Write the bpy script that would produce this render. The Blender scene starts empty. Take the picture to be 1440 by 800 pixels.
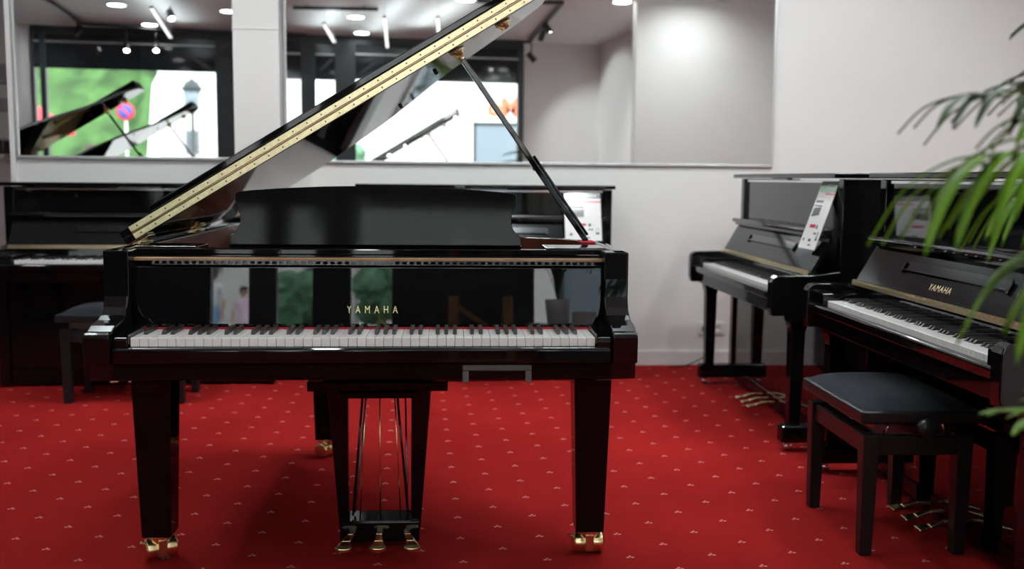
import bpy, bmesh, math, random
from mathutils import Vector, Matrix
random.seed(7)
R = math.radians
sc = bpy.context.scene
COL = sc.collection

# ------------------------------------------------------------------ materials
def new_mat(name):
    m = bpy.data.materials.new(name); m.use_nodes = True
    return m, m.node_tree, m.node_tree.nodes['Principled BSDF']

def mat(name, col, rough=.5, metal=0., ior=1.5, coat=0., emis=None, es=0., noise=0., nscale=20., bump=0., bscale=200., alpha=1.):
    m, nt, b = new_mat(name)
    b.inputs['Base Color'].default_value = (*col, 1)
    b.inputs['Roughness'].default_value = rough
    b.inputs['Metallic'].default_value = metal
    b.inputs['IOR'].default_value = ior
    b.inputs['Coat Weight'].default_value = coat
    b.inputs['Coat Roughness'].default_value = .03
    if emis: b.inputs['Emission Color'].default_value = (*emis, 1); b.inputs['Emission Strength'].default_value = es
    if noise or bump:
        tc = nt.nodes.new('ShaderNodeTexCoord')
    if noise:
        n = nt.nodes.new('ShaderNodeTexNoise'); n.inputs['Scale'].default_value = nscale; n.inputs['Detail'].default_value = 6
        nt.links.new(tc.outputs['Object'], n.inputs['Vector'])
        r = nt.nodes.new('ShaderNodeValToRGB'); r.color_ramp.elements[0].position = .3; r.color_ramp.elements[1].position = .7
        r.color_ramp.elements[0].color = (*[c * (1 - noise) for c in col], 1)
        r.color_ramp.elements[1].color = (*[min(1, c * (1 + noise)) for c in col], 1)
        nt.links.new(n.outputs['Fac'], r.inputs[0]); nt.links.new(r.outputs[0], b.inputs['Base Color'])
    if bump:
        n2 = nt.nodes.new('ShaderNodeTexNoise'); n2.inputs['Scale'].default_value = bscale; n2.inputs['Detail'].default_value = 3
        nt.links.new(tc.outputs['Object'], n2.inputs['Vector'])
        bp = nt.nodes.new('ShaderNodeBump'); bp.inputs['Strength'].default_value = bump; bp.inputs['Distance'].default_value = .002
        nt.links.new(n2.outputs['Fac'], bp.inputs['Height']); nt.links.new(bp.outputs[0], b.inputs['Normal'])
    return m

M = {}
M['black'] = mat('black_polyester', (.0035, .0035, .004), .035, ior=1.52, coat=.0)
M['lowblack'] = mat('black_lacquer_frame', (.003, .003, .0035), .05, ior=1.30)
M['fall'] = mat('fallboard_polyester', (.003, .003, .0035), .012, ior=1.75)
M['satin'] = mat('satin_black_wood', (.010, .010, .011), .32, ior=1.38)
M['desk'] = mat('music_desk_black', (.006, .006, .0065), .06, ior=1.27)
M['ivory'] = mat('white_key_plastic', (.88, .87, .85), .18)
M['ebony'] = mat('black_key', (.018, .017, .017), .33)
M['brass'] = mat('polished_brass', (.86, .68, .38), .24, 1., noise=.06, nscale=40)
M['hinge'] = mat('brass_hinge', (.93, .79, .50), .30, 1., noise=.12, nscale=90, bump=.25, bscale=160)
M['chrome'] = mat('chrome', (.78, .78, .80), .12, 1.)
M['darksteel'] = mat('dark_steel', (.16, .16, .17), .25, 1.)
M['felt'] = mat('red_felt', (.42, .012, .03), .95, bump=.3, bscale=900)
M['mahogany'] = mat('mahogany', (.10, .030, .018), .18, coat=.4, noise=.35, nscale=9)
M['maple'] = mat('maple', (.42, .23, .11), .35, noise=.2, nscale=14)
M['gold_plate'] = mat('gold_painted_iron', (.55, .37, .13), .35, .7, noise=.06, nscale=30)
M['velvet'] = mat('black_velvet', (.011, .013, .017), .85, ior=1.15, bump=.35, bscale=700)
M['velvet'].node_tree.nodes['Principled BSDF'].inputs['Sheen Weight'].default_value = .06
M['wall'] = mat('white_wall_paint', (.74, .735, .72), .75, noise=.012, nscale=3, bump=.06, bscale=260)
M['wall_side'] = mat('grey_white_wall_paint', (.70, .69, .68), .8, noise=.012, nscale=3, bump=.06, bscale=260)
M['trimw'] = mat('white_gloss_trim', (.78, .78, .77), .4, noise=.01, nscale=5)
M['frame'] = mat('brushed_aluminium_frame', (.62, .63, .64), .35, .6)
M['anthracite'] = mat('anthracite_metal', (.022, .028, .034), .35, noise=.1, nscale=8)
M['header'] = mat('dark_glass_header', (.012, .017, .022), .06)
M['plastic_w'] = mat('white_plastic', (.78, .78, .78), .35)
M['plastic_g'] = mat('grey_plastic', (.33, .34, .35), .4)
M['track'] = mat('black_track_metal', (.015, .015, .017), .4)
M['rubber'] = mat('black_rubber', (.01, .01, .01), .7)
M['lens'] = mat('lit_spot_lens', (.9, .9, .9), .4, emis=(1, .97, .92), es=30)
M['disc'] = mat('lit_downlight_disc', (.9, .9, .9), .4, emis=(1, .97, .93), es=9)
M['linear'] = mat('lit_linear_diffuser', (.9, .9, .9), .4, emis=(1, .98, .96), es=1.3)
M['paper'] = mat('white_card', (.80, .80, .80), .12)
M['cardgrey'] = mat('grey_print', (.10, .10, .105), .15)
M['cardred'] = mat('crimson_print', (.55, .03, .08), .15)
M['cardgreen'] = mat('green_print', (.20, .42, .22), .15)
M['bracket'] = mat('grey_bracket', (.085, .087, .09), .4)
M['leaf'] = mat('palm_leaf', (.125, .27, .006), .5, ior=1.3, noise=.45, nscale=6)
M['leafd'] = mat('dark_palm_leaf', (.03, .085, .02), .4, noise=.4, nscale=6)
for k in ('leaf', 'leafd'):
    b = M[k].node_tree.nodes['Principled BSDF']
    b.inputs['Transmission Weight'].default_value = 0.
    b.inputs['Subsurface Weight'].default_value = .15
    b.inputs['Subsurface Radius'].default_value = (.004, .008, .002)
M['stem'] = mat('palm_stem', (.16, .22, .04), .5, noise=.3, nscale=15)
M['soil'] = mat('potting_soil', (.03, .02, .012), .95, noise=.4, nscale=80, bump=.6, bscale=90)
M['pot'] = mat('white_ceramic', (.70, .70, .72), .3)
M['potd'] = mat('charcoal_planter', (.03, .03, .033), .45)
M['oak'] = mat('oiled_oak', (.36, .17, .055), .4, noise=.22, nscale=11)
M['counter'] = mat('grey_counter', (.10, .105, .11), .45)
M['blackpanel'] = mat('black_display_panel', (.012, .012, .014), .3)
M['stone'] = mat('pale_pavement', (.42, .41, .39), .9, noise=.1, nscale=4, bump=.3, bscale=40)
M['facade'] = mat('white_render', (.80, .79, .76), .9, noise=.04, nscale=3)
M['winpane'] = mat('house_window_glass', (.10, .12, .14), .1)
M['shutter'] = mat('grey_shutter', (.35, .38, .38), .7)
M['hill'] = mat('hillside_trees', (.045, .11, .028), .9, noise=.75, nscale=1.1, bump=1., bscale=5)
M['foliage'] = mat('tree_foliage', (.08, .19, .10), .8, noise=.7, nscale=4, bump=1., bscale=12)
M['parasol'] = mat('red_parasol_cloth', (.75, .06, .08), .8)
M['signred'] = mat('sign_red', (.65, .03, .04), .4)
M['signblue'] = mat('sign_blue', (.03, .09, .45), .4)
M['orange'] = mat('orange_red_lettering', (.85, .16, .06), .5)
M['iron'] = mat('dark_cast_iron', (.03, .04, .04), .5)
M['glassgrey'] = mat('grey_shelter_panel', (.20, .25, .29), .2)
M['skin'] = mat('skin', (.55, .33, .24), .6)
M['hair'] = mat('dark_hair', (.05, .03, .02), .7)
M['pink'] = mat('pink_cloth', (.85, .64, .76), .85)
M['bluecloth'] = mat('light_blue_cloth', (.28, .50, .78), .85)
M['whitecloth'] = mat('white_cloth', (.75, .78, .82), .85)

def mirror_mat():
    m, nt, b = new_mat('mirror_silver')
    b.inputs['Base Color'].default_value = (.86, .875, .87, 1); b.inputs['Metallic'].default_value = 1; b.inputs['Roughness'].default_value = .0
    return m
M['mirror'] = mirror_mat()

def glass_mat():
    m = bpy.data.materials.new('clear_window_glass'); m.use_nodes = True; nt = m.node_tree; nt.nodes.clear()
    o = nt.nodes.new('ShaderNodeOutputMaterial'); t = nt.nodes.new('ShaderNodeBsdfTransparent'); g = nt.nodes.new('ShaderNodeBsdfGlossy')
    t.inputs[0].default_value = (.93, .95, .94, 1); g.inputs['Roughness'].default_value = .0
    f = nt.nodes.new('ShaderNodeFresnel'); f.inputs[0].default_value = 1.5; x = nt.nodes.new('ShaderNodeMixShader')
    nt.links.new(f.outputs[0], x.inputs[0]); nt.links.new(t.outputs[0], x.inputs[1]); nt.links.new(g.outputs[0], x.inputs[2]); nt.links.new(x.outputs[0], o.inputs[0])
    return m
M['glass'] = glass_mat()

def carpet_mat():
    m, nt, b = new_mat('red_carpet_with_trefoils')
    N = nt.nodes; L = nt.links
    b.inputs['Roughness'].default_value = .95; b.inputs['Sheen Weight'].default_value = .0
    b.inputs['Specular IOR Level'].default_value = .03
    tc = N.new('ShaderNodeTexCoord'); mp = N.new('ShaderNodeMapping'); mp.vector_type = 'TEXTURE'
    # lattice frame: a motif sits at (-0.143, 2.968); cell 0.262 x 0.2035, centred
    mp.inputs['Location'].default_value = (-.143, 2.968, 0); mp.inputs['Rotation'].default_value = (0, 0, R(5.6))
    L.new(tc.outputs['Object'], mp.inputs['Vector'])
    sx = N.new('ShaderNodeSeparateXYZ'); L.new(mp.outputs[0], sx.inputs[0])
    def mth(op, a, bb=None, c=None):
        n = N.new('ShaderNodeMath'); n.operation = op
        for i, v in enumerate((a, bb, c)):
            if v is None: continue
            if isinstance(v, (int, float)): n.inputs[i].default_value = v
            else: L.new(v, n.inputs[i])
        return n.outputs[0]
    masks = []
    for ox, oy in ((0, 0), (.131, .10175)):
        px = mth('WRAP', mth('ADD', sx.outputs[0], ox), .131, -.131)
        py = mth('WRAP', mth('ADD', sx.outputs[1], oy), .10175, -.10175)
        for dx, dy, rx, ry in ((-.0075, -.003, .0058, .0042), (.0075, -.003, .0058, .0042), (0, .0065, .0045, .0052)):
            a = mth('DIVIDE', mth('SUBTRACT', px, dx), rx); c = mth('DIVIDE', mth('SUBTRACT', py, dy), ry)
            d = mth('ADD', mth('MULTIPLY', a, a), mth('MULTIPLY', c, c))
            masks.append(mth('LESS_THAN', d, 1.0))
    t = masks[0]
    for q in masks[1:]: t = mth('MAXIMUM', t, q)
    n = N.new('ShaderNodeTexNoise'); n.inputs['Scale'].default_value = 1.3; n.inputs['Detail'].default_value = 8
    L.new(tc.outputs['Object'], n.inputs['Vector'])
    r = N.new('ShaderNodeValToRGB'); r.color_ramp.elements[0].color = (.215, .0095, .009, 1); r.color_ramp.elements[1].color = (.285, .0135, .0125, 1)
    r.color_ramp.elements[0].position = .35; r.color_ramp.elements[1].position = .65
    L.new(n.outputs['Fac'], r.inputs[0])
    mx = N.new('ShaderNodeMix'); mx.data_type = 'RGBA'; mx.inputs[7].default_value = (.55, .27, .25, 1)
    L.new(t, mx.inputs[0]); L.new(r.outputs[0], mx.inputs[6]); L.new(mx.outputs[2], b.inputs['Base Color'])
    n2 = N.new('ShaderNodeTexNoise'); n2.inputs['Scale'].default_value = 600; L.new(tc.outputs['Object'], n2.inputs['Vector'])
    bp = N.new('ShaderNodeBump'); bp.inputs['Strength'].default_value = .6; bp.inputs['Distance'].default_value = .004
    L.new(n2.outputs['Fac'], bp.inputs['Height']); L.new(bp.outputs[0], b.inputs['Normal'])
    return m
M['carpet'] = carpet_mat()

def ceiling_mat():
    m, nt, b = new_mat('ceiling_tiles'); N = nt.nodes; L = nt.links
    tc = N.new('ShaderNodeTexCoord'); br = N.new('ShaderNodeTexBrick')
    br.offset = 0; br.inputs['Scale'].default_value = 1; br.inputs['Brick Width'].default_value = 1.2; br.inputs['Row Height'].default_value = .6
    br.inputs['Mortar Size'].default_value = .008; br.inputs['Color1'].default_value = (.70, .73, .73, 1); br.inputs['Color2'].default_value = (.73, .76, .76, 1)
    br.inputs['Mortar'].default_value = (.78, .78, .78, 1)
    L.new(tc.outputs['Object'], br.inputs['Vector']); L.new(br.outputs['Color'], b.inputs['Base Color']); b.inputs['Roughness'].default_value = .9
    return m
M['ceiling'] = ceiling_mat()

# ------------------------------------------------------------------ mesh builder
class MB:
    def __init__(s): s.v = []; s.f = []; s.mi = []; s.sm = []
    def add(s, vs, fs, mi=0, smooth=False):
        k = len(s.v); s.v += [tuple(v) for v in vs]
        for f in fs: s.f.append(tuple(k + i for i in f)); s.mi.append(mi); s.sm.append(smooth)
        return s
    def box(s, x0, x1, y0, y1, z0, z1, mi=0, mtx=None):
        v = [Vector(p) for p in ((x0, y0, z0), (x1, y0, z0), (x1, y1, z0), (x0, y1, z0), (x0, y0, z1), (x1, y0, z1), (x1, y1, z1), (x0, y1, z1))]
        if mtx: v = [mtx @ p for p in v]
        return s.add(v, [(0, 3, 2, 1), (4, 5, 6, 7), (0, 1, 5, 4), (1, 2, 6, 5), (2, 3, 7, 6), (3, 0, 4, 7)], mi)
    def frustum(s, c0, hx0, hy0, z0, c1, hx1, hy1, z1, mi=0):
        v = []
        for (cx, cy), hx, hy, z in ((c0, hx0, hy0, z0), (c1, hx1, hy1, z1)):
            v += [(cx - hx, cy - hy, z), (cx + hx, cy - hy, z), (cx + hx, cy + hy, z), (cx - hx, cy + hy, z)]
        return s.add(v, [(0, 3, 2, 1), (4, 5, 6, 7), (0, 1, 5, 4), (1, 2, 6, 5), (2, 3, 7, 6), (3, 0, 4, 7)], mi)
    def prism(s, pts, a0, a1, axis='x', mi=0, mtx=None):
        # polygon pts given in the two other axes (x: y,z ; y: x,z ; z: x,y)
        def P(p, a): return Vector({'x': (a, p[0], p[1]), 'y': (p[0], a, p[1]), 'z': (p[0], p[1], a)}[axis])
        v = [P(p, a0) for p in pts] + [P(p, a1) for p in pts]
        if mtx: v = [mtx @ p for p in v]
        n = len(pts); fs = [tuple(range(n))[::-1], tuple(range(n, 2 * n))] + [(i, (i + 1) % n, (i + 1) % n + n, i + n) for i in range(n)]
        return s.add(v, fs, mi)
    def tube(s, pts, r, n=10, mi=0, cap=True):
        pts = [Vector(p) for p in pts]; rs = r if isinstance(r, (list, tuple)) else [r] * len(pts)
        vs = []; fs = []; prev = None
        for i, p in enumerate(pts):
            t = (pts[min(i + 1, len(pts) - 1)] - pts[max(i - 1, 0)]).normalized()
            if prev is None: u = t.orthogonal().normalized()
            else: u = (prev - t * prev.dot(t)).normalized()
            prev = u; w = t.cross(u)
            for k in range(n):
                a = 2 * math.pi * k / n; vs.append(p + (u * math.cos(a) + w * math.sin(a)) * rs[i])
        for i in range(len(pts) - 1):
            for k in range(n):
                fs.append((i * n + k, i * n + (k + 1) % n, (i + 1) * n + (k + 1) % n, (i + 1) * n + k))
        s.add(vs, fs, mi, True)
        if cap:
            k0 = len(s.v) - len(vs)
            s.f.append(tuple(k0 + i for i in range(n))[::-1]); s.mi.append(mi); s.sm.append(False)
            s.f.append(tuple(k0 + len(vs) - n + i for i in range(n))); s.mi.append(mi); s.sm.append(False)
        return s
    def lathe(s, prof, c=(0, 0, 0), axis='z', n=24, mi=0, mtx=None):
        vs = []; m = len(prof)
        for k in range(n):
            a = 2 * math.pi * k / n
            for r_, h in prof:
                p = (r_ * math.cos(a), r_ * math.sin(a), h)
                if axis == 'x': p = (p[2], p[0], p[1])
                if axis == 'y': p = (p[0], p[2], p[1])
                q = Vector(p) + Vector(c)
                vs.append(mtx @ q if mtx else q)
        fs = []
        for k in range(n):
            for j in range(m - 1):
                fs.append((k * m + j, ((k + 1) % n) * m + j, ((k + 1) % n) * m + j + 1, k * m + j + 1))
        return s.add(vs, fs, mi, True)
    def build(s, name, mats, parent=None, bevel=0., seg=2, mtx=None):
        me = bpy.data.meshes.new(name)
        me.from_pydata([mtx @ Vector(v) for v in s.v] if mtx else s.v, [], s.f)
        for m_ in (mats if isinstance(mats, (list, tuple)) else [mats]): me.materials.append(M[m_] if isinstance(m_, str) else m_)
        for p, i, q in zip(me.polygons, s.mi, s.sm): p.material_index = i; p.use_smooth = q
        bm = bmesh.new(); bm.from_mesh(me); bmesh.ops.recalc_face_normals(bm, faces=bm.faces); bm.to_mesh(me); bm.free()
        o = bpy.data.objects.new(name, me); COL.objects.link(o)
        if parent: o.parent = parent
        if bevel:
            md = o.modifiers.new('bevel', 'BEVEL'); md.width = bevel; md.segments = seg; md.limit_method = 'ANGLE'; md.angle_limit = R(35); md.harden_normals = False
        return o

def tag(o, label=None, cat=None, group=None, kind=None):
    if label: o['label'] = label
    if cat: o['category'] = cat
    if group: o['group'] = group
    if kind: o['kind'] = kind
    return o
def empty(name, loc, rz=0, **k):
    o = bpy.data.objects.new(name, None); COL.objects.link(o); o.location = loc; o.rotation_euler = (0, 0, rz); o.empty_display_size = .1
    return tag(o, **k)
def struct(o): o['kind'] = 'structure'; return o
KIDS = {}
def copy_tree(o, parent=None):
    c = o.copy(); COL.objects.link(c); c.parent = parent
    for ch in [x for x in bpy.data.objects if x.parent == o]:
        copy_tree(ch, c)
    return c
def text(name, s, size, m_, parent, mtx, depth=.0006, spacing=1., bold=0.):
    cu = bpy.data.curves.new(name, 'FONT'); cu.body = s; cu.size = size; cu.extrude = depth; cu.space_character = spacing
    cu.align_x = 'CENTER'; cu.align_y = 'CENTER'; cu.offset = bold; cu.resolution_u = 3
    tmp = bpy.data.objects.new('tmp', cu); COL.objects.link(tmp)
    dg = bpy.context.evaluated_depsgraph_get(); me = bpy.data.meshes.new_from_object(tmp.evaluated_get(dg))
    bpy.data.objects.remove(tmp); me.transform(mtx); me.materials.clear(); me.materials.append(M[m_]); me.name = name
    o = bpy.data.objects.new(name, me); COL.objects.link(o); o.parent = parent
    return o
def catmull(P, n=6):
    out = []
    for i in range(len(P) - 1):
        p0 = Vector(P[max(i - 1, 0)]); p1 = Vector(P[i]); p2 = Vector(P[i + 1]); p3 = Vector(P[min(i + 2, len(P) - 1)])
        for k in range(n):
            t = k / n
            out.append(.5 * ((2 * p1) + (p2 - p0) * t + (2 * p0 - 5 * p1 + 4 * p2 - p3) * t * t + (3 * p1 - p0 - 3 * p2 + p3) * t ** 3))
    out.append(Vector(P[-1])); return out

# ------------------------------------------------------------------ camera
H = 1.18
cam_d = bpy.data.cameras.new('camera'); cam = bpy.data.objects.new('camera', cam_d); COL.objects.link(cam)
cam_d.sensor_width = 36; cam_d.lens = 35; cam_d.clip_start = .05; cam_d.clip_end = 300
cam.matrix_world = Matrix.Translation((0, 0, H)) @ Matrix.Rotation(R(90 - 6.1), 4, 'X') @ Matrix.Rotation(R(.5), 4, 'Z')
cam_d.dof.use_dof = True; cam_d.dof.focus_distance = 2.85; cam_d.dof.aperture_fstop = 2.6
sc.camera = cam

# ------------------------------------------------------------------ room shell
WY = R(5.6); W0 = Vector((0, 6.19, 0)); EX = Vector((math.cos(WY), math.sin(WY), 0)); NW = Vector((math.sin(WY), -math.cos(WY), 0))
WM = Matrix.Translation(W0) @ Matrix.Rotation(WY, 4, 'Z')        # wall frame: x along the wall, -y towards the room
CZ = 3.1
fl = MB().box(-5.2, 5.2, -2.0, 8.2, -.05, 0).build('floor', 'carpet'); struct(fl)
ce = MB().box(-5.2, 5.2, -2.0, 8.2, CZ, CZ + .08).build('ceiling', 'ceiling'); struct(ce)
struct(MB().box(-2.955, 4.9, 0, .25, 0, CZ, mtx=WM).build('wall_back', 'wall'))
struct(MB().box(-5.1, -2.9, 7.85, 8.0, 0, CZ).build('wall_recess', 'wall_side'))
struct(MB().box(-5.1, -4.92, -1.95, 7.85, 0, CZ).build('wall_left', 'wall_side'))
struct(MB().box(-3.0, -2.93, 6.15, 7.85, 0, CZ).build('wall_recess_side', 'wall_side'))
struct(MB().box(2.86, 3.0, -1.95, 1.73, 0, CZ).build('wall_right_front', 'wall_side'))
struct(MB().box(2.19, 4.75, 1.72, 1.85, 0, CZ).build('wall_partition', 'wall'))
struct(MB().box(4.65, 4.8, 1.80, 6.7, 0, CZ).build('wall_right', 'wall_side'))
struct(MB().box(-2.945, 4.64, -.015, 0, 0, .085, mtx=WM).box(-2.945, 4.64, -.011, 0, .085, .095, mtx=WM).build('baseboard_back', 'trimw', bevel=.002))
struct(MB().box(-4.92, -3.0, 7.835, 7.85, 0, .09).build('baseboard_recess', 'trimw', bevel=.002))
# pilaster between the mirrors
struct(MB().box(-1.648, -1.385, -.18, .0, 0, CZ, mtx=WM).box(-1.652, -1.381, -.184, -.18, 2.02, 2.026, mtx=WM).build('wall_pilaster', 'wall', bevel=.003))
# corner post at the left end of the mirror wall
struct(MB().box(-2.965, -2.935, -.02, .02, 0, CZ, mtx=WM).build('trim_1', 'trimw', bevel=.002))

# window wall (Y = -1.9), anthracite
ww = MB()
def wbox(x0, x1, z0, z1, y0=-1.98, y1=-1.88): ww.box(x0, x1, y0, y1, z0, z1)
fr = MB()
struct(MB().box(-5.1, -4.80, -2.0, -1.9, 0, CZ).build('wall_front_left', 'wall_side'))
struct(MB().box(1.74, 2.86, -2.0, -1.9, 0, CZ).build('wall_front_right', 'wall_side'))
struct(MB().box(-4.8, 1.74, -2.0, -1.9, 3.06, CZ).build('trim_2', 'anthracite'))
openings = [(-4.76, -4.69, .1, 2.56), (-4.62, -2.49, .1, 2.56), (-1.64, -1.37, .06, 2.5), (-1.17, -.91, .06, 2.5), (-.63, 1.66, .1, 2.52)]
xs = [-4.8] + [v for o in openings for v in o[:2]] + [1.74]
pw = MB()
for a, b in zip(xs[::2], xs[1::2]): pw.box(a, b, -1.99, -1.87, 0, 3.06)
struct(pw.build('wall_front_mullions', 'anthracite', bevel=.004))
for i, (a, b, z0, z1) in enumerate(openings):
    w = MB().box(a, b, -1.97, -1.89, 0, z0).box(a, b, -1.97, -1.89, 3.0, 3.06)
    o = struct(w.build('window_%d' % (i + 1), 'anthracite', bevel=.003))
    MB().box(a, b, -1.94, -1.91, z1, 3.0).build('header_panel', 'header', o)
    MB().box(a, b, -1.90, -1.88, z1 + .33, z1 + .35).build('header_rail', 'frame', o)
    MB().box(a, b, -1.935, -1.925, z0, z1).build('glass_pane', 'glass', o)

# ------------------------------------------------------------------ mirrors
def mirror(name, x0, x1, z0, z1, mtx, label, group=None):
    t = empty(name, mtx @ Vector(((x0 + x1) / 2, 0, z0)), 0, label=label, cat='mirror', group=group)
    inv = Matrix.Translation(-t.location)
    MB().box(x0 + .014, x1 - .014, -.012, -.002, z0 + .014, z1 - .014, mtx=mtx).build('mirror_glass', 'mirror', t, mtx=inv)
    f = MB()
    f.box(x0, x1, -.022, -.001, z0, z0 + .016, mtx=mtx).box(x0, x1, -.022, -.001, z1 - .016, z1, mtx=mtx)
    f.box(x0, x0 + .016, -.022, -.001, z0 + .016, z1 - .016, mtx=mtx).box(x1 - .016, x1, -.022, -.001, z0 + .016, z1 - .016, mtx=mtx)
    f.build('mirror_frame', 'frame', t, bevel=.002, mtx=inv)
    return t
mirror('wall_mirror', -2.93, -1.652, 1.272, 2.75, WM, 'wide wall mirror left of the white pilaster, above the left upright piano')
mirror('wall_mirror', -1.381, 1.645, 1.262, 2.75, WM, 'widest silver framed wall mirror, right of the white pilaster behind the raised lid')

# recess bits at the far left
tag(MB().box(-4.0, -3.905, 7.80, 7.85, 1.90, 2.02).box(-4.1, -3.895, 7.79, 7.85, 1.87, 1.885).build('wall_control_panel', 'plastic_g', bevel=.003),
    'upper grey control panel at the far left edge of the picture', 'control panel')
tag(MB().box(-4.0, -3.90, 7.81, 7.85, 1.66, 1.76).box(-3.99, -3.91, 7.80, 7.81, 1.67, 1.75).build('wall_switch', 'plastic_g', bevel=.003),
    'lower square grey wall switch at the far left edge of the picture', 'switch')
tag(MB().box(-4.5, -3.87, 7.62, 7.85, 1.295, 1.33).build('wall_shelf', 'frame', bevel=.003), 'grey shelf in the recess at the far left edge', 'shelf')  # made-up ledge where a mirror's lower frame would run
tag(MB().prism([(-4.4, 1.33), (-3.88, 1.33), (-3.88, 1.43), (-3.93, 1.45), (-4.4, 1.36)], 7.64, 7.82, 'y').build('black_case', 'black', bevel=.006),
    'glossy black case lying on the grey shelf at the far left', 'case')  # made-up black shape in place of a dark lid reflection

# ------------------------------------------------------------------ keys
wk = [None]; bk = [None]
def add_keys(parent, y0, zt, front=.024, depth=.15):
    if wk[0] is None:
        o = MB().box(-.0112, .0112, 0, depth, -front, 0).build('white_key', 'ivory', bevel=.0013, seg=2); wk[0] = o.data; COL.objects.unlink(o); bpy.data.objects.remove(o)
        o = MB().prism([(0, 0), (.012, .011), (.098, .0125), (.098, 0)], -.0052, .0052, 'x').build('black_key', 'ebony'); bk[0] = o.data; COL.objects.unlink(o); bpy.data.objects.remove(o)
    for i in range(52):
        o = bpy.data.objects.new('white_key', wk[0]); COL.objects.link(o); o.parent = parent; o.location = (-.611 + .0235 * (i + .5), y0, zt)
        md = o.modifiers.new('bevel', 'BEVEL'); md.width = .0012; md.segments = 1
    for i in range(51):
        # the row starts on A: A# between 0-1, none between B-C (1-2) ...
        if (i % 7) in (1, 4): continue
        o = bpy.data.objects.new('black_key', bk[0]); COL.objects.link(o); o.parent = parent; o.location = (-.611 + .0235 * (i + 1), y0 + .052, zt)

# ------------------------------------------------------------------ caster
def caster(parent, x, y, ztop, yaw=0., r=.033):
    mt = Matrix.Translation((x, y, 0)) @ Matrix.Rotation(yaw, 4, 'Z')
    m = MB()
    for sx in (-1, 1):
        m.lathe([(0, sx * .048), (r * .84, sx * .048), (r, sx * .043), (r, sx * .010), (r * .9, sx * .008), (0, sx * .008)], (0, 0, r), 'x', 28, mtx=mt)
    m.box(-.013, .013, -.036, .034, .014, .066, mtx=mt)
    m.lathe([(0, r * 2 - .012), (.03, r * 2 - .012), (.034, r * 2), (.034, ztop), (0, ztop)], (0, .0, 0), 'z', 24, mtx=mt)
    m.box(-.045, .045, -.004, .004, r * 2 - .014, r * 2 + .0, mtx=mt)
    m.tube([mt @ Vector((-.045, .0, .05)), mt @ Vector((-.062, -.012, .062))], .005, 8)
    return m.build('caster', 'brass', parent, bevel=.001)

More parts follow.
